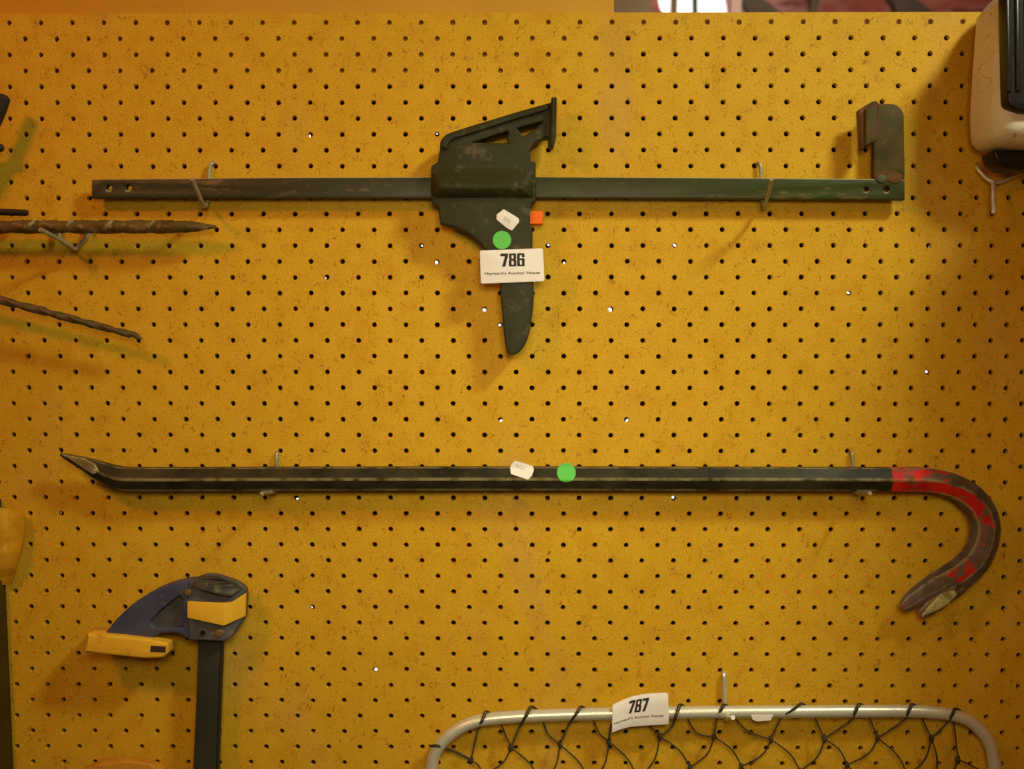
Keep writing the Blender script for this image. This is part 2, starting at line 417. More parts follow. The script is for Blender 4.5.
# daylight showing through gaps in the lining behind a few holes
lit = [(678, 243.5), (614.5, 307.5), (630, 421.7), (500.6, 421.7), (436.7, 259), (485.7, 307.8), (550, 243.3), (566, 259),
       (501, 323.7), (293, 500.6), (310.4, 610.7), (929, 245.5), (988, 309), (927.7, 372), (374, 674), (338, 276), (855, 293), (420.5, 243),
       (865.5, 561.5), (436.7, 130.6), (680, 500), (309, 132), (62, 512)]
V, F = [], []
for i, (px, py) in enumerate(lit):
    w = at(px, py, 0)
    hx, hz = min((hole_pos(c, r) for c in range(C0, C1 + 1) for r in range(R0, R1 + 1) if (c + r) % 2 == 0), key=lambda h: (h[0] - w.x) ** 2 + (h[1] - w.z) ** 2)
    ray = Vector((hx, 0, hz)) - cam_loc; q = Vector((hx, 0, hz)) + ray * (14 / ray.y)
    px_, pz_ = q.x + random.uniform(-1.5, 1.5), q.z + random.uniform(-1.8, 1.2); rr = random.choice((1.0, 1.4, 1.9)) if i > 2 else 2.3
    b = len(V)
    V += [(px_ + rr * math.cos(k * math.pi / 5), 14, pz_ + rr * math.sin(k * math.pi / 5)) for k in range(10)]; F.append(tuple(range(b, b + 10)))
o = mk('daylight', (V, F), 'daylight'); o['kind'] = 'structure'

# ------------------------------------------------------------------ behind and above the board
w0 = at(-60, -60, -14); w1 = at(613.5, 60, -14)
o = box('upper_wall', w0.x - 250, 9, za - 60, w1.x, 18, za + 330, 'upper', bev=1.5); o['kind'] = 'structure'
o = box('far_wall', -600, 2600, 300, 3600, 2640, 3000, 'far', bev=0); o['kind'] = 'structure'
def far(pts, d, th, mat, name, parent=None): return plate(name, [pts], d, th, mat, parent, bevel=1)
win = thing('window', 'bright white daylit window far behind the top edge of the pegboard', 'window')
far([(640, -120), (705, -120), (735, 60), (640, 60), (648, 12), (655, 3), (640, -30)], -2400, 20, 'daylight', 'pane', win)
far([(675, -120), (681, -120), (676, 60), (670, 60)], -2370, 30, 'fargreen', 'frame', win)
far([(691, -120), (695, -120), (699, 60), (695, 60)], -2370, 30, 'fardark', 'frame', win)
tag(far([(612, -120), (648, -120), (645, -20), (668, 60), (612, 60)], -2200, 30, 'fargreen', 'timber_post'), 'blurred grey green post just left of the bright window above the pegboard', 'post')
tag(far([(634, -100), (640, -100), (660, 8), (695, 60), (642, 60), (652, 22), (640, 3)], -2320, 30, 'far', 'roof_beam'), 'blurred red brown diagonal beam crossing the lower left of the bright window', 'beam')
tag(far([(733, -120), (743, -120), (741, 60), (730, 60)], -2150, 30, 'farpale', 'timber_post'), 'blurred pale pink post right of the bright window above the pegboard', 'post')
tag(far([(727, -60), (752, -10), (795, 22), (842, 60), (790, 60), (745, 6), (700, -60)], -2250, 40, 'fardark', 'roof_beam'), 'blurred dark beam slanting down beside the pale pink post', 'beam')
tag(far([(800, -60), (835, -60), (818, 8), (806, 60), (798, 60), (812, 4)], -2250, 40, 'fardark', 'roof_beam'), 'thin dark upright beam between the two slanting dark beams', 'beam')
tag(far([(860, -60), (905, -8), (930, 8), (985, 60), (910, 60), (895, 4), (850, -60)], -2250, 40, 'fardark', 'roof_beam'), 'broad dark beam slanting down nearest the white jug', 'beam')

# unseen panel added beyond the right edge to shade the board's lower right
o = box('shade_panel', 575, -300, -620, 591, -1, 385, 'upper', bev=1.5); o['kind'] = 'structure'
# left side batten and tape
o = plate('timber_batten', [[(-60, 500), (-3, 500), (2.2, 600), (5.8, 680), (9.5, 769), (12.5, 860), (-60, 860)]], 9, 8, 'batten')
tag(o, 'dark olive timber batten at the lower left edge of the pegboard', 'batten')
def tape_fn(u, v):
    vs = [0, .35, .5, .62, .8, 1]; L = [(-12, 505), (-8, 535), (-6, 548), (-10, 558), (-14, 575), (-18, 590)]; Rr = [(24.5, 513), (24, 530), (22, 544), (18.5, 556), (15.5, 570), (11.5, 583)]
    for k in range(5):
        if v <= vs[k + 1] + 1e-9: break
    t = (v - vs[k]) / (vs[k + 1] - vs[k])
    a = Vector(L[k]).lerp(Vector(L[k + 1]), t); b = Vector(Rr[k]).lerp(Vector(Rr[k + 1]), t)
    p = a.lerp(b, u); d = 9 + 4 * math.sin(v * 3.1) + 2 * math.sin(u * 5 + 1) + (2.5 if k in (2, 3) else 0)
    return at(p.x, p.y, d)
o = sheet('packing_tape', tape_fn, 12, 20, 'tape', None, .3); tag(o, 'glossy amber strip of packing tape curling off the left edge of the board', 'tape')

# ------------------------------------------------------------------ bar clamp
HB = (-1)
clamp = thing('bar_clamp', 'large dark olive bar clamp with lot label 786, hung level near the top', 'clamp')
bar_out = [(91.5, 179.2, .8), (300, 177.2), (512, 176.6), (700, 177.4), (873, 179), (905, 178.5), (905, 201, 1.5), (873, 200.4), (700, 199), (512, 198), (300, 198), (91.5, 199, .8)]
def circ(x, y, r, n=14): return [(x + r * math.cos(-2 * math.pi * k / n), y + r * math.sin(-2 * math.pi * k / n)) for k in range(n)]
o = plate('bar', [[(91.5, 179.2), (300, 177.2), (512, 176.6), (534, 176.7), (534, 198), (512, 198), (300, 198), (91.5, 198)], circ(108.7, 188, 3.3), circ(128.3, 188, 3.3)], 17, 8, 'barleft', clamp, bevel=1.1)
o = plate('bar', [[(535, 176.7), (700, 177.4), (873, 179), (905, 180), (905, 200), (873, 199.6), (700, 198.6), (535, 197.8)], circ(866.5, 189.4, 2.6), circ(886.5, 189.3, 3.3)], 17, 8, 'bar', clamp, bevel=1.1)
# fixed jaw
jw = plate('fixed_jaw', [[(874, 178.6, 0), (874, 104, 2), (896, 103.5, 10), (904, 112, 5), (905, 178.8, 0)]], 17.2, 8, 'jaw', clamp, bevel=1, r=1)
plate('jaw_plate', [[(858, 110, 2), (872, 101.5, 1), (876, 100.5, 1), (880, 104), (880, 139), (861, 150.5, 2)]], 40, 7, 'jawpad', jw, bevel=1.2, r=1.5, tilt=lambda x, z: (x - 376) * .55)
plate('jaw_web', [[(866, 109), (877, 104), (877, 139), (866, 146)]], 33, 18, 'jaw', jw, bevel=1)
plate('weld', [[(874, 176), (880, 172), (893, 171, 2), (903, 175), (903, 181), (896, 184), (884, 180), (876, 182)]], 17.7, 2, 'rust', jw, bevel=.8, r=2.5)
plate('weld', [[(877, 176), (883, 174), (888, 178), (884, 183), (879, 182)]], 18.3, 2, 'greenpaint', jw, bevel=.8, r=2)

body = [(439.8, 147.4), (440, 140.5, 4), (446, 133.5, 5), (470, 125.8), (517, 111.5), (551, 102), (551.8, 96.6, 1), (557, 96.6, 1), (556.3, 136), (553.5, 147.2, 1), (548.5, 145, 1), (548.2, 137), (544.5, 137), (533, 143.8, 2), (530, 148.4, 2),
        (530.5, 160.5, .5), (535.7, 162, 2), (535.7, 201, 2), (531.5, 204), (530, 215), (529.8, 224), (532.6, 228, 2), (532.6, 248), (534, 288, 8), (533.5, 306, 8), (530.4, 330, 12), (525.5, 345, 5), (518, 353.5, 5), (511.6, 355.6, 3), (506.3, 352, 2),
        (503.7, 332), (499.6, 285), (496, 266, 6), (488.4, 252, 5), (470.7, 234.3, 8), (455.2, 227.6, 8), (439.8, 223.2, 1.5), (438.2, 206.6, 1), (431, 202, 2), (431, 166, 1.5), (438, 161.5, .8)]
win1 = [(472.5, 142.3), (507.8, 142.7), (507.8, 131)]
win2 = [(517, 128.2), (523, 136), (536, 128.8), (543, 121.2)]
bd = plate('body', [body, win1, win2], 30, 17, 'plastic', clamp, bevel=1.8, r=.6)
# raised rim along the top edge and front plate
plate('rim', [[(441, 148, 1), (441.5, 141.5, 3), (447, 135, 4), (470, 127.3), (517, 113), (549.5, 103.8), (549.5, 109), (517, 118.6), (471, 133.2), (452, 139, 3), (448, 144, 2), (447, 149)]], 34, 6, 'plastic', bd, bevel=1.4, r=.8)
plate('end_plate', [[(551.3, 97.6), (556.6, 97.6), (555.6, 135.6), (553.2, 146), (550.3, 146)]], 38, 12, 'plastic', bd, bevel=1.2, r=.7)
# bulged sleeve round the bar
def lathe_bulge():
    V, F = [], []; nx, na = 24, 20
    for i in range(nx + 1):
        u = i / nx; px = 432.5 + u * (533.5 - 432.5)
        k = 1 - max(0, 1 - min(u, 1 - u) / .09) ** 2 * .9
        for j in range(na + 1):
            t = j / na; h = 10 * math.sin(math.pi * t ** 1.7) ** .85 * k
            w = at(px, 167 + 31 * t, 30); V.append((w.x, -29.6 - h, w.z))
    for i in range(nx):
        for j in range(na):
            a = i * (na + 1) + j; F.append((a, a + 1, a + na + 2, a + na + 1))
    for i in (0, nx): F.append(tuple(i * (na + 1) + j for j in range(na + 1)))
    return V, F
mk('sleeve', lathe_bulge(), 'plastic', bd, 60)
plate('release_button', [[(529.3, 211), (543.2, 211), (543.2, 224.2), (529.3, 224.2)]], 25, 12, 'orange', clamp, bevel=1.2, r=1.2)

def dot(name, cx, cy, r, d, parent, prof=None):
    V, F = [], []; n, k = 36, 6
    for s in (0, 1):
        for i in range(k + 1):
            for j in range(n):
                a = 2 * math.pi * j / n; w = at(cx + r * i / k * math.cos(a), cy + r * i / k * math.sin(a), d)
                y = -(prof(w) if prof else d); V.append((w.x, y + .2 * s - .15, w.z))
    o2 = n * (k + 1)
    for i in range(k):
        for j in range(n):
            a, b = i * n + j, i * n + (j + 1) % n; F.append((a, b, b + n, a + n)); F.append((a + o2, a + n + o2, b + n + o2, b + o2))
    for j in range(n):
        a, b = k * n + j, k * n + (j + 1) % n; F.append((a, b, b + o2, a + o2))
    return mk(name, (V, F), 'green', parent)
def scribble(name, cx, cy, w, h, rot, d, parent, prof=None):
    """faint grey price digits on a tag"""
    P = []
    tv, tf = text_mesh('50c', w, h)
    ca, sa = math.cos(rot), math.sin(rot); V = []
    for x, z in tv:
        q = at(cx + x * ca + z * sa, cy + x * sa - z * ca, d); V.append((q.x, -(prof(q) if prof else d) - .12, q.z))
    return mk(name, (V, tf), 'greyink', parent)

dot('green_sticker', 502, 240, 9.1, 30.3, clamp)
tg = plate('price_tag', [[(496.7, 214.5), (503.7, 209.2), (518.8, 218.3), (519, 222), (512, 230.6), (507, 228), (496.5, 219.5)]], 30.8, .6, 'paper', clamp, bevel=.1, r=.8)
scribble('print', 507.5, 220, 8, 4, .55, 30.95, tg)
lb = plate('lot_label', [[(479.8, 250.6), (543, 248.3), (544.4, 281.2), (481, 283.6)]], 32, .5, 'paper', clamp, bevel=.1, r=2.2)
def text_on(body, cx, cy, w, h, rot, d, parent, name='print', bold=0, shear=0, mat='ink'):
    tv, tf = text_mesh(body, w, h, bold); ca, sa = math.cos(rot), math.sin(rot); V = []
    for x, z in tv:
        x += shear * z
        q = at(cx + x * ca + z * sa, cy + x * sa - z * ca, d); V.append((q.x, -d - .1, q.z))
    return mk(name, (V, tf), mat, parent)
text_on('786', 512.6, 259.9, 24.2, 13.2, -.02, 32.05, lb, 'lot_number', .045)
text_on("Hayward's Auction House", 512.3, 273.4, 55, 3.6, -.02, 32.05, lb, 'print', .02)

# ------------------------------------------------------------------ crowbar
crow = thing('crowbar', 'long black hexagonal crowbar with a chipped red hook end, hung level across the middle', 'crowbar')
st = [ # px, py, d, half width in plane, half depth
 (60.5, 454.2, 24, 1.5, 1.0), (66, 456.3, 23.5, 2.9, 1.8), (74, 459.5, 23, 4.6, 3), (84, 463.6, 22, 6.4, 5.0), (94, 467.9, 21, 8.2, 7.5),
 (104, 472.4, 20, 9.7, 10), (114, 476.2, 18.5, 10.8, 12), (124, 478.6, 18, 11.5, 12.5), (140, 479.0, 18, 11.6, 12.5), (180, 479.0, 18, 11.6, 12.5), (300, 478.6, 18, 11.6, 12.5), (512, 478.3, 18, 11.6, 12.5),
 (700, 478.6, 18, 11.6, 12.5), (860, 479.0, 18, 11.6, 12.5), (900, 479.3, 18, 11.8, 12.5), (925, 479.8, 18, 12, 12.5, 1), (948, 484.5, 18, 12.4, 12.5, 5),
 (967, 494.5, 18.5, 13, 12.5, 10), (979.5, 508.5, 19, 13.6, 12.3, 13), (985, 524, 19.5, 14, 12, 14), (983.5, 541, 20, 14.2, 11.5, 14), (976, 558, 20.5, 14.8, 10.5, 14), (963, 571.5, 21, 15.4, 9.5, 14), (948.5, 581.5, 21.5, 15.8, 8.5, 14), (937, 589, 22, 15.4, 7, 14)]
def sweep_hex(st, sub=5, rot0=0):
    pts = [Vector((a, b)) for a, b, *_ in st]
    P = []; 
    st = [q if len(q) > 5 else (*q, rot0) for q in st]
    full = crom([at(a, b, d) for a, b, d, *_ in st], sub)
    hh = crom([Vector((s[3], s[4], s[5])) for s in st], sub)
    prof = []
    base = [(math.sin(math.radians(60 * k)), math.cos(math.radians(60 * k))) for k in range(6)]  # n, depth
    for k in range(6):
        a, b, c = base[k - 1], base[k], base[(k + 1) % 6]
        for t, o_ in ((.065, a), (.065, c)): prof.append((b[0] + (o_[0] - b[0]) * t, b[1] + (o_[1] - b[1]) * t))
    V, F, UV = [], [], []; L = 0; n = len(prof)
    for i, p in enumerate(full):
        t = (full[min(i + 1, len(full) - 1)] - full[max(i - 1, 0)]); t.y = 0; t.normalize()
        nn = Vector((-t.z, 0, t.x))
        if i: L += (full[i] - full[i - 1]).length
        ca, sa = math.cos(R(hh[i].z)), math.sin(R(hh[i].z)); w = max(abs(a * ca + b * sa) for a, b in prof)
        for a0, b0 in prof:
            a, b = a0 * ca + b0 * sa, b0 * ca - a0 * sa; a *= .866 / w
            V.append(p + nn * (a * hh[i].x / .866) - Vector((0, b * hh[i].y, 0)))
        UV.append(L * MM)
    for i in range(len(full) - 1):
        for k in range(n):
            k2 = (k + 1) % n; F.append((i * n + k, i * n + k2, (i + 1) * n + k2, (i + 1) * n + k))
    F.append(tuple(range(n))); F.append(tuple((len(full) - 1) * n + k for k in range(n)))
    return V, F, UV, n
def hexmesh(name, st, parent, mat='crowbar', u0=0, ang=20, sub=5, rot0=0):
    V, F, UV, n = sweep_hex(st, sub, rot0)
    me = mesh_from(name, V, F, ang); uv = me.uv_layers.new(name='UVMap')
    for p in me.polygons:
        for li in p.loop_indices:
            vi = me.loops[li].vertex_index; k = vi % n; ks = [me.loops[q].vertex_index % n for q in p.loop_indices]
            uv.data[li].uv = (UV[vi // n] + u0, 1.0 if (k == 0 and n - 1 in ks) else k / n)
    return link(name, me, mat, parent), UV[-1]
cb, Lc = hexmesh('bar', st, crow)
hexmesh('claw', [(955, 574, 21, 11, 8.5), (940, 582, 21.5, 11.5, 8), (926, 590.5, 22, 10.6, 7), (915, 598, 22.5, 9.4, 5.5), (907, 604, 23, 7.6, 4), (902, 608, 23.5, 4.5, 2)], crow, u0=Lc + .0, ang=30, rot0=14)
hexmesh('claw', [(960, 584, 20, 9, 7), (948, 592, 20.5, 9.5, 6.5), (937, 600, 21, 9, 5.5), (928, 608, 22, 7.5, 4), (920, 614.5, 23, 4.5, 2)], crow, u0=Lc + .0, ang=30, rot0=14)
plate('ground_edge', [[(921.5, 617, 1), (925, 611), (934, 601), (944, 591.5, 2), (956, 590.5, 3), (957.5, 595, 2), (951, 603, 3), (941, 609, 3), (931, 614, 2)]], 29, 6, 'steelground', crow, bevel=1.6, r=2, tilt=lambda x, z: (x - 440) * .12)
plate('ground_tip', [[(61, 453.8, .5), (83, 458.5), (94, 463.5, 2), (99, 472, 2), (93, 474.5, 1), (84, 469.5), (73, 462)]], 26.5, 3, 'steelpale', crow, bevel=.9, r=.8, tilt=lambda x, z: (x + 460) * .12)
zc = at(540, 478.3, 18).z
def hexprof(w):   # depth of the bar's front faces at height z
    k = min(1, abs(w.z - zc) / 11.6); return 18 + 12.5 * (1 - .5 * k) + .1
dot('green_sticker', 566.3, 472.4, 9.3, 26, crow, hexprof)
def tagmesh(name, pts, parent, prof, d, mat='paper'):
    c = (sum(p[0] for p in pts) / len(pts), sum(p[1] for p in pts) / len(pts)); V, F = [], []; n = len(pts) * 6; k = 6
    ring = []
    for i in range(len(pts)):
        a, b = pts[i], pts[(i + 1) % len(pts)]
        ring += [(a[0] + (b[0] - a[0]) * j / 6, a[1] + (b[1] - a[1]) * j / 6) for j in range(6)]
    for s in (0, 1):
        for i in range(k + 1):
            for q in ring:
                w = at(c[0] + (q[0] - c[0]) * i / k, c[1] + (q[1] - c[1]) * i / k, d); V.append((w.x, -prof(w) + .25 * s - .2, w.z))
    o2 = n * (k + 1)
    for i in range(k):
        for j in range(n):
            a, b = i * n + j, i * n + (j + 1) % n; F.append((a, b, b + n, a + n)); F.append((a + o2, a + n + o2, b + n + o2, b + o2))
    for j in range(n):
        a, b = k * n + j, k * n + (j + 1) % n; F.append((a, b, b + o2, a + o2))
    return mk(name, (V, F), mat, parent)
tg = tagmesh('price_tag', [(510.2, 467.5), (512, 463.8), (515.5, 460.8), (533, 466.2), (533.8, 470), (532, 475), (528, 479), (511, 473.6)], crow, lambda w: hexprof(w) + .2, 26)
scribble('print', 520.5, 467.2, 10, 4, .25, 26, tg, lambda w: hexprof(w) + .5)

# ------------------------------------------------------------------ pegboard hooks
HG = 'wire hooks pushed into the pegboard holes'
def hook(label, pts, rad=2.2, mat='zinc', group=HG, extra=None):
    p = [at(*q) for q in pts]; path = crom(p, 5)
    vf = [tube(path, rad, 12)]
    if extra: vf += [tube(crom([at(*q) for q in e], 5), rad, 12) for e in extra]
    o = mk('pegboard_hook', merge(vf), mat); return tag(o, label, 'hook', group)
hook('zinc hook holding up the left end of the olive bar clamp', [(213.5, 163, -9), (213, 163, 2), (210, 166, 5), (209, 180, 5), (208, 200, 6), (206, 205, 14), (204.5, 206, 26), (202, 202, 38), (196, 188, 58), (192, 179, 70)], 1.9, 'dullzinc')
hook('zinc hook holding up the right end of the olive bar clamp', [(758, 162.5, -9), (758.5, 163, 2), (760.5, 166, 5), (761.5, 180, 5), (762, 200, 6), (763.5, 206, 14), (764.5, 207, 26), (766, 202, 38), (769.5, 189, 58), (771.5, 179, 70)], 1.9, 'dullzinc')
hook('zinc hook under the left half of the black crowbar', [(277, 453, -9), (277, 453, 2), (276.5, 457, 4.5), (276.5, 475, 4.5), (276.5, 488, 5), (275, 491.5, 12), (269, 492.3, 32), (262, 493.3, 58)], 1.9, 'dullzinc')
hook('zinc hook under the crowbar beside its red paint', [(851.4, 452.5, -9), (851.4, 452.5, 2), (852.5, 457, 4.5), (852.5, 475, 4.5), (853, 488, 5), (854, 491.5, 12), (861, 492.3, 32), (870, 493.3, 58)], 1.9, 'dullzinc')
hook('short zinc hook carrying the aluminium net frame', [(723.5, 673.5, -9), (723.5, 674, 2), (724, 678, 5), (724.5, 700, 5), (725, 716, 6), (726, 719, 12), (729, 718.5, 24), (733, 717.5, 40)], 2.2, 'zinc')
hook('zinc double wire hook under the rusty twisted spike at left', [(58, 226, -9), (58, 227, 3), (58.5, 233, 6), (60, 239, 8), (66, 244.5, 12), (74.5, 249, 16), (80, 245, 12), (87, 237, 8), (89, 230, 6), (89, 226, 3), (89, 225, -9)], 2.1, 'dullzinc', extra=[[(74.5, 249, 16), (66, 243, 26), (55, 237, 40), (40, 229.5, 58)]])
hook('zinc forked hook below the white jug at right', [(976, 166, -9), (976.5, 166.5, 2), (979, 170.5, 6), (986, 178, 10), (993, 181.8, 13), (1003, 181, 10), (1013, 176, 7), (1024, 172, 4), (1030, 170, -9)], 2.1, 'zinc', extra=[[(993.5, 181, 13), (993.3, 188, 16), (993.3, 200, 19), (993.5, 213.5, 22)]])

# ------------------------------------------------------------------ aluminium frame with net, lot 787
net = thing('net_frame', 'silver tubular aluminium frame strung with dark green cord netting, lot label 787', 'net')
fr = [(996, 810), (995.4, 775), (990, 744), (974, 724), (954.5, 715.3), (930, 712.2), (911, 711.4), (880, 711.2), (800, 711.6), (723, 712), (650, 712.8), (557, 715), (506, 717.4), (475, 721.8), (452.5, 733), (437, 749.5), (431.2, 768), (429.4, 790), (429, 815)]
DF = 15
fp = [at(x, y, DF) for x, y in fr]
lo = -690
fp += [Vector((fp[-1].x, -DF, fp[-1].z - 90)), Vector((fp[-1].x, -DF, lo + 60)), Vector((fp[-1].x + 20, -DF, lo + 15)), Vector((fp[-1].x + 70, -DF, lo)), Vector((fp[0].x - 70, -DF, lo)), Vector((fp[0].x - 20, -DF, lo + 15)), Vector((fp[0].x, -DF, lo + 60)), Vector((fp[0].x, -DF, fp[0].z - 90))]
mk('frame', tube(crom(fp, 8, True), 6.1, 20, True), 'alu', net)
K = {1: (471, 760), 2: (511, 747.5), 3: (560, 744.5), 4: (609, 741.5), 5: (660, 736.5), 6: (714, 736.5), 7: (771, 739.5), 8: (824.5, 738.5), 9: (878, 738), 10: (931.5, 738.5), 11: (958, 759.5)}
J = {1: (481, 776), 2: (541, 784), 3: (590, 784), 4: (638, 780), 5: (690, 767.5), 6: (741.5, 766.5), 7: (800, 771), 8: (847, 765), 9: (908, 776), 10: (936, 780)}
strs = []
def cord(pts, d0=16, r=.85):
    strs.append(tube(crom([at(p[0], p[1], p[2] if len(p) > 2 else d0) for p in pts], 5), r, 7))
def wrap(top, below, k, lean=0):
    """cord looped over the tube: from behind the top, across the front, down to knot k"""
    tx, ty = top; bx, by = below
    cord([(tx + 7, ty + 4, 7), (tx + 3, ty + .5, 12), (tx, ty, 16), (tx + (bx - tx) * .3, ty + (by - ty) * .3, 22.5), (tx + (bx - tx) * .62, ty + (by - ty) * .62, 22.5), (bx, by, 17), (*K[k], 16)], r=.88)
    strs.append(tube(crom([at(tx + 9, ty + 4, 7), at(tx + 4, ty + .2, 12), at(tx + 2.2, ty + .3, 16), at(tx + 2 + (bx - tx) * .4, ty + (by - ty) * .4, 22.5), at(bx + .8, by, 17)], 4), .65, 7))
def frm(bot, k, mid=None):
    cord([(bot[0] - 3, bot[1] - 8, 7), (bot[0], bot[1], 10)] + ([(*mid, 14)] if mid else []) + [(*K[k], 16)])
cord([(430, 745.5, 12), (431, 746, 17), (437, 745.5, 22.5), (444, 748, 17), (455, 751.5, 16), K[1]], r=1.3)
wrap((485, 711.5), (478, 729), 1); wrap((530, 706.5), (519.5, 727), 2); frm((501.5, 725), 2); wrap((580, 706.5), (569, 724), 3); frm((543.5, 723), 3, (549, 735))
frm((594, 722), 4, (600, 734)); cord([(611, 724, 8), (609.5, 733), K[4]]); frm((650, 726), 5); wrap((679, 704.5), (671.5, 727), 5)
frm((688, 719.5), 6, (698, 733.5)); wrap((723, 704.5), (717.5, 716), 6); frm((736, 719), 7, (748, 731)); wrap((800, 703.5), (781, 718), 7)
frm((815.5, 719), 8); wrap((858, 703.8), (851.5, 720), 8); frm((869.5, 718), 9); wrap((911, 704), (904.5, 720), 9); frm((922.5, 719), 10); wrap((954.5, 708.5), (948, 722), 10)
frm((953.5, 721), 11); cord([K[11], (966, 763), (984, 772)])
for a, b in ((1, 1), (2, 2), (3, 3), (4, 4), (5, 5), (6, 6), (7, 7), (8, 8), (9, 9), (10, 10)):
    (x0, y0), (x1, y1) = K[a], J[b]; cord([K[a], (x0 * .45 + x1 * .55 + 3, y0 * .5 + y1 * .5 - 1.5), J[b]])
for a, b in ((2, 1), (3, 2), (4, 3), (5, 4), (6, 5), (7, 6), (8, 7), (9, 8), (10, 9), (11, 10)):
    (x0, y0), (x1, y1) = K[a], J[b]; cord([K[a], (x0 * .6 + x1 * .4 + 3, y0 * .5 + y1 * .5 + 2), J[b]])
# further rows of meshes down to the bottom of the frame (outside the picture)
prev = [J[i] for i in range(1, 11)]
for row in range(7):
    nxt = [((prev[i][0] + prev[i + 1][0]) / 2, max(prev[i][1], prev[i + 1][1]) * .5 + min(prev[i][1], prev[i + 1][1]) * .5 + 30) for i in range(len(prev) - 1)]
    if row % 2: nxt = [(437, nxt[0][1])] + nxt + [(990, nxt[-1][1])]
    for i, p in enumerate(prev):
        for q in nxt:
            if abs(q[0] - p[0]) < 45 and abs(q[1] - p[1]) < 60: cord([p, ((p[0] + q[0]) / 2 + 2, (p[1] + q[1]) / 2), q])
    prev = nxt
def blob(c, r, seg=8, sq=1.25):
    V, F = [], []; rings = 5
    for i in range(rings + 1):
        th = math.pi * i / rings
        for j in range(seg):
            a = 2 * math.pi * j / seg; k = r * random.uniform(.6, 1.2)
            V.append(Vector(c) + Vector((k * math.sin(th) * math.cos(a), k * math.sin(th) * math.sin(a), k * sq * math.cos(th))))
    for i in range(rings):
        for j in range(seg):
            j2 = (j + 1) % seg; F.append((i * seg + j, i * seg + j2, (i + 1) * seg + j2, (i + 1) * seg + j))
    return V, F
for k in K.values(): strs.append(blob(at(*k, 16), 2.8, sq=1.5))
for k in J.values(): strs.append(blob(at(*k, 16), 2.7))
mk('netting', merge(strs), 'cord', net, 70)
# lot label 787, bent over the tube
TOP = [(612.6, 705), (615, 703.6), (623.4, 699.6), (632.8, 696.2), (646.9, 693.7), (656, 693.1), (665.6, 692.9), (668.2, 693.6)]
BOT = [(612, 732.4), (614.5, 731.6), (622, 728.8), (631, 726.6), (645, 725.5), (654.7, 725), (664, 724.5), (668.9, 724)]
def lab(u, v, dz=0):
    f = u * (len(TOP) - 1); i = min(int(f), len(TOP) - 2); t = f - i
    a = Vector(TOP[i]).lerp(Vector(TOP[i + 1]), t); b = Vector(BOT[i]).lerp(Vector(BOT[i + 1]), t)
    p = a.lerp(b, v)
    # bent across the tube: nearest along the middle line, curling away towards the lower left
    d = 23.2 - 14 * max(0, abs(v - .55) - .22) ** 1.6 + 3.2 * math.exp(-((u - .1) / .25) ** 2) * (v > 0) * v
    return at(p.x, p.y, d + dz)
def lab_u(px):
    for i in range(len(TOP) - 1):
        if px <= TOP[i + 1][0]: break
    return (i + (px - TOP[i][0]) / (TOP[i + 1][0] - TOP[i][0])) / (len(TOP) - 1)
lb = sheet('lot_label', lab, 28, 12, 'paper', net, .2)
def label_text(body, px0, px1, v0, v1, name, bold, shear=0):
    tv, tf = text_mesh(body, 1, 1, bold)
    V = []
    for x, z in tv:
        px = px0 + (x + .5 + shear * z) * (px1 - px0); V.append(lab(lab_u(px), v1 + (z + .5) * (v0 - v1), .15))
    mk(name, (V, tf), 'ink', lb)
label_text('787', 629, 649, .13, .55, 'lot_number', .045, .06)
label_text("Hayward's Auction House", 614.5, 664.5, .665, .785, 'print', .02)
plate('sticker', [[(751, 715), (773.5, 715), (770.5, 720.5), (757, 721.5), (752.5, 719.5)]], 21.5, .5, 'paper', net, bevel=.1, r=1)

# ------------------------------------------------------------------ blue and yellow clamp
bc = thing('quick_clamp', 'navy blue and yellow clamp head with a grey upright bar at lower left', 'clamp')
D = 36
plate('bar', [[(198.3, 634), (220, 634), (217.6, 700), (215.2, 775), (212.5, 850), (189.7, 850), (192.6, 775), (196.2, 700)]], 24, 9, 'gbar', bc, bevel=.8)
plate('bar_edge', [[(218.8, 634), (222.8, 634), (220, 700), (217.6, 775), (215, 850), (211, 850), (213.8, 775), (216.2, 700)]], 22.5, 8, 'gbarside', bc, bevel=.6)
arm = [(103.4, 636, 1), (114.5, 620.7, 8), (133, 603, 10), (153.5, 590.5, 10), (174, 583.2, 6), (189.5, 580.8), (191, 640), (188.8, 640, 1), (181.3, 634.6, 2), (174, 632.8, 3), (160, 633.3, 3), (150, 640.5, 2)]
pocket = [(149.4, 622.5, 2), (154, 628, 1.5), (182, 628, 1), (182.3, 599, 1), (179.5, 595.2, 1.5), (159, 611.0, 3)]
ja = plate('jaw_arm', [arm, pocket], D, 22, 'navy', bc, bevel=1.5, r=1)
plate('pocket_floor', [[(147, 622), (154, 631), (185, 631), (185, 592), (178, 592)]], D - 8, 8, 'slate', ja, bevel=.5)
head = [(187, 581.5), (198, 577.2, 3), (204, 575.0, 3), (216.6, 575.8, 4), (236, 582.4, 4), (244.5, 588.5, 3), (245.8, 594, 1), (244.6, 617.9, 2), (233.3, 636, 5), (226, 641.8, 4), (188, 640.3, 1)]
hd = plate('head', [head], D + 2, 12, 'slate', bc, bevel=2.2, r=1.5, tilt=lambda x, z: -max(0, x - at(223, 600, D).x) * .6 - max(0, z - at(200, 590, D).z) * .5)
plate('head_band', [[(187.3, 601.6), (223.5, 603.2), (223.9, 625.8), (187.3, 617.8)]], D + 3.2, 2.5, 'yellow', bc, bevel=.5)
plate('head_band', [[(223.6, 603.2), (231.4, 602.4), (245.8, 593.2), (245.0, 616.2), (224, 625.8)]], D + 3.2, 3.5, 'yellow', bc, bevel=.5, tilt=lambda x, z: -max(0, x - at(223, 600, D).x) * .52)
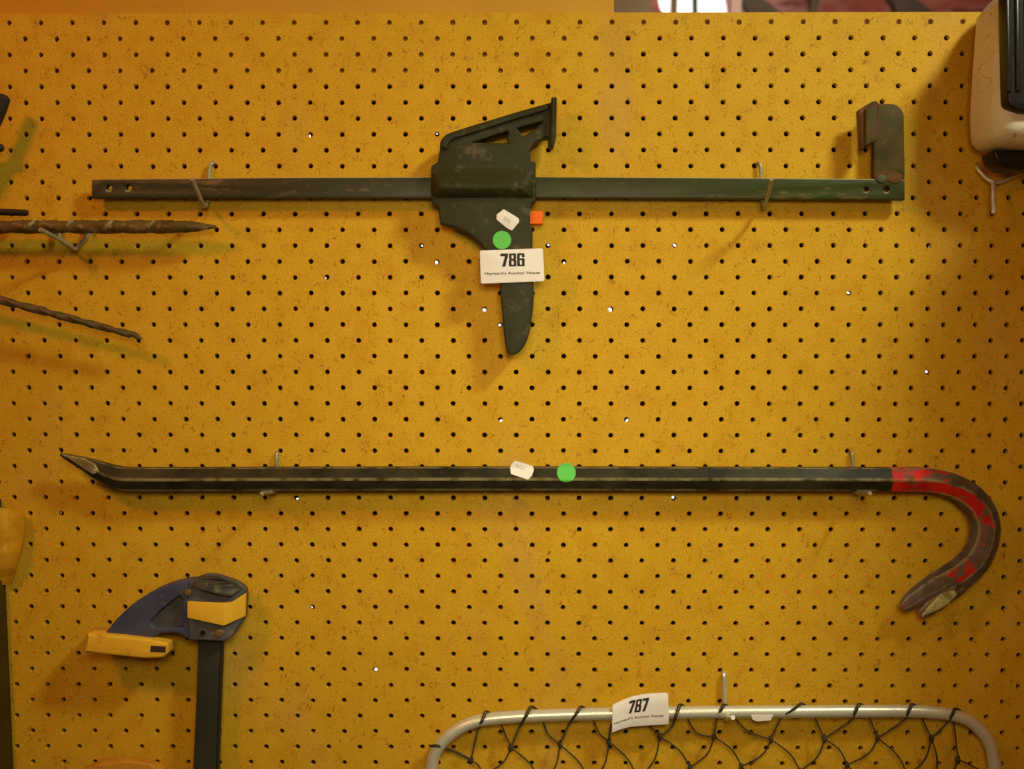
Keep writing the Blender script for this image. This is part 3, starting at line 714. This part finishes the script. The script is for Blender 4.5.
plate('head_cap', [[(190, 586), (196, 578.5, 2), (204, 575.6, 3), (216.6, 576.4, 4), (235.5, 583, 4), (243, 588.8, 2), (231, 597, 2), (214, 594, 3), (200, 590, 3)]], D + 2.8, 3, 'capblack', hd, bevel=1, r=1.5, tilt=lambda x, z: -max(0, x - at(223, 600, D).x) * .6 - max(0, z - at(200, 590, D).z) * .5)
for (x, y, r) in ((187.8, 592.6, 3.3), (218.6, 633.4, 3.9)): plate('screw', [circ(x, y, r)], D + 3.4, 2, 'brass', bc, bevel=.5)
plate('screw_hole', [circ(202.7, 632.8, 2.6)], D + 2.25, 1, 'blackplastic', bc, bevel=.1)
pad = plate('jaw_pad', [[(86.7, 634, 1.5), (118, 636.2), (150, 640), (167.8, 643.5, 1.5), (167.2, 654, 1.5), (162.8, 658, 2), (144.2, 658.7), (114, 655.6), (83.8, 653, 1.5)]], D + 8, 18, 'yellow', bc, bevel=2.2, r=2.5)
plate('pad_insert', [[(150.2, 645.4), (166, 646.2), (165.6, 653), (150, 652.4)]], D + 8.1, 2, 'brown', pad, bevel=.4, r=.5)
plate('pad_step', [[(85, 633), (104, 634.5), (150, 640), (140, 641), (86, 637)]], D - 4, 22, 'orangepad', pad, bevel=1)

o = plate('rubber_pad', [[(76, 830), (79, 772, 4), (87, 765.5, 4), (96, 762, 3), (101, 759, 4), (115, 756.3, 6), (131, 758, 4), (150, 760.5, 4), (161, 762.5, 5), (167.5, 768, 4), (168, 830)]], 26, 18, 'orangepad', bevel=4, r=3, trace=12)
tag(o, 'orange rubbery pad just showing at the bottom edge, left of the grey upright bar', 'pad')
o2 = plate('crease', [[(86, 769, 1), (96, 765), (125, 761), (150, 764, 2), (155, 768), (150, 830), (90, 830)]], 28.5, 5, 'orangepad', o, bevel=2, r=2)

# ------------------------------------------------------------------ twisted spikes at left
def twisted(name, p0, p1, hw, hd, turns, taper, mat, label, cat):
    """flat bar twisted along its length, tapering to a tip"""
    V, F = [], []; n = 90; A, B = Vector(p0), Vector(p1); T = (B - A).normalized()
    N = T.cross(Vector((0, 1, 0))).normalized(); Bn = T.cross(N)
    m = 12
    for i in range(n + 1):
        u = i / n; c = A.lerp(B, u); k = taper(u); a = u * turns * 2 * math.pi
        for j in range(m):
            t = 2 * math.pi * j / m; x = math.copysign(abs(math.cos(t)) ** .6, math.cos(t)) * hw * k; y = math.copysign(abs(math.sin(t)) ** .6, math.sin(t)) * hd * k
            V.append(c + N * (x * math.cos(a) - y * math.sin(a) + random.gauss(0, .22)) + Bn * (x * math.sin(a) + y * math.cos(a)))
    for i in range(n):
        for j in range(m):
            j2 = (j + 1) % m; F.append((i * m + j, i * m + j2, (i + 1) * m + j2, (i + 1) * m + j))
    F.append(tuple(range(m))); F.append(tuple(n * m + j for j in range(m)))
    o = mk(name, (V, F), mat, ang=60)
    if label: tag(o, label, cat)
    return o
sp = twisted('twisted_spike', at(-75, 227, 26), at(215.5, 226.7, 26), 6.3, 5.8, 2.6, lambda u: 1 if u < .88 else max(.3, 1 - ((u - .88) / .12) ** 1.1 * .75), 'auger', 'thick rusty twisted spike with a tapered point, above the sloping thin rod', 'spike')
for px, py in ((31, 224), (70, 223), (109, 224), (151, 224)):
    V, F = tube(crom([at(px - 3.2, py + 4.5, 31), at(px - 1, py + 1, 32), at(px + 1.8, py - 1.5, 31.5), at(px + 3, py - 3.5, 30)], 3), [1.2, 1.7, 2.1, 2.2, 2.2, 2.1, 1.9, 1.6, 1.3, .9], 8)
    mk('paint_blot', (V, F), 'cream', sp, 60)
o = mk('flat_bar', tube([at(-70, 210.5, 20), at(-20, 211.3, 20), at(24, 212.8, 20), at(27.5, 213, 20)], [3.6, 3.6, 3.3, 2.9], 8), 'blacktool')
tag(o, 'short blackened bar end just above the thick twisted spike at left', 'bar')
ths = twisted('thin_rod', at(-60, 284, 34), at(131, 334.5, 30), 4.5, 3.6, 3.0, lambda u: 1 - .22 * u, 'rod', 'thin greenish twisted rod sloping down to the right at the left edge', 'rod')
mk('tip', tube(crom([at(127, 333.3, 30), at(133, 334.2, 30), at(138, 337, 31), at(141.5, 339, 32)], 4), [3] * 8 + [2.4, 2.0, 1.6, 1.2, .8], 10), 'rod', ths)
o = mk('tool_handle', tube(crom([at(-45, 190, 30), at(-20, 150, 30), at(-4, 118, 30), at(1.5, 104, 30), at(3.5, 97.5, 30), at(4.6, 94.5, 30)], 4), [6.5] * 17 + [5.6, 4.6, 3.4, 1.6], 14), 'blacktool')
tag(o, 'rounded end of a dark tool handle at the upper left edge', 'handle')
o = mk('black_peg', tube([at(-40, 148, 24), at(-3, 148, 24), at(1.6, 147.8, 24), at(3.4, 147.8, 24)], [4.6, 4.6, 4, 2.2], 12), 'blacktool')
tag(o, 'small black peg end at the left edge below the dark tool handle', 'peg')

# ------------------------------------------------------------------ white jug
jug = thing('plastic_jug', 'grubby milky white plastic jug with black ribbed grip at the top right corner', 'jug')
DJ = 78
def jug_body():
    out = fillet([(976.5, 26), (977, 18, 6), (989, 3, 8), (1000, -4, 4), (1012, -12, 6), (1126, -12, 12), (1126, 158, 20), (1000, 154.5, 9), (972, 150, 22), (970.3, 120), (973, 70)], 3, 8)
    V, F = [], []; layers = [(14 + 9 * (1 - math.cos(t * .314)), 9 * (1 - math.sin(t * .314))) for t in range(6)] + [(DJ - 18 + 18 * math.sin(t * .1963), 18 * (1 - math.cos(t * .1963))) for t in range(9)]
    pts = [at(x, y, 22) for x, y in out]; c = (at(1070, 60, 22)); n = len(pts)
    for d, k in layers:
        ins = k
        for p in pts:
            v = (p - c); v.y = 0; q = c + v * max(.1, 1 - ins / v.length); V.append((q.x, -d, q.z))
    for i in range(len(layers) - 1):
        for j in range(n):
            j2 = (j + 1) % n; F.append((i * n + j, i * n + j2, (i + 1) * n + j2, (i + 1) * n + j))
    F.append(tuple(range(n))); F.append(tuple((len(layers) - 1) * n + j for j in range(n)))
    return V, F
mk('body', jug_body(), 'jug', jug, 60)
gr = plate('grip', [[(999.5, -8), (1128, -8), (1128, 116), (1014, 115.5, 10), (1001.5, 109, 12), (1000.5, 60), (999, 0)]], DJ + 8, 16, 'blackplastic', jug, bevel=3, r=3, trace=DJ - 4)
for k in range(9):
    x = 1006 + k * 9.5
    plate('rib', [[(x, -4), (x + 4.2, -4), (x + 5.5, 92 - k), (x + 1.2, 92 - k)]], DJ + 10, 4, 'blackplastic', gr, bevel=1.4, r=1.2)
plate('foot', [[(993, 150), (1100, 150), (1100, 164), (1020, 170, 4), (1004, 167.5, 6), (996, 161, 5)]], 44, 26, 'blackplastic', jug, bevel=3, r=3)
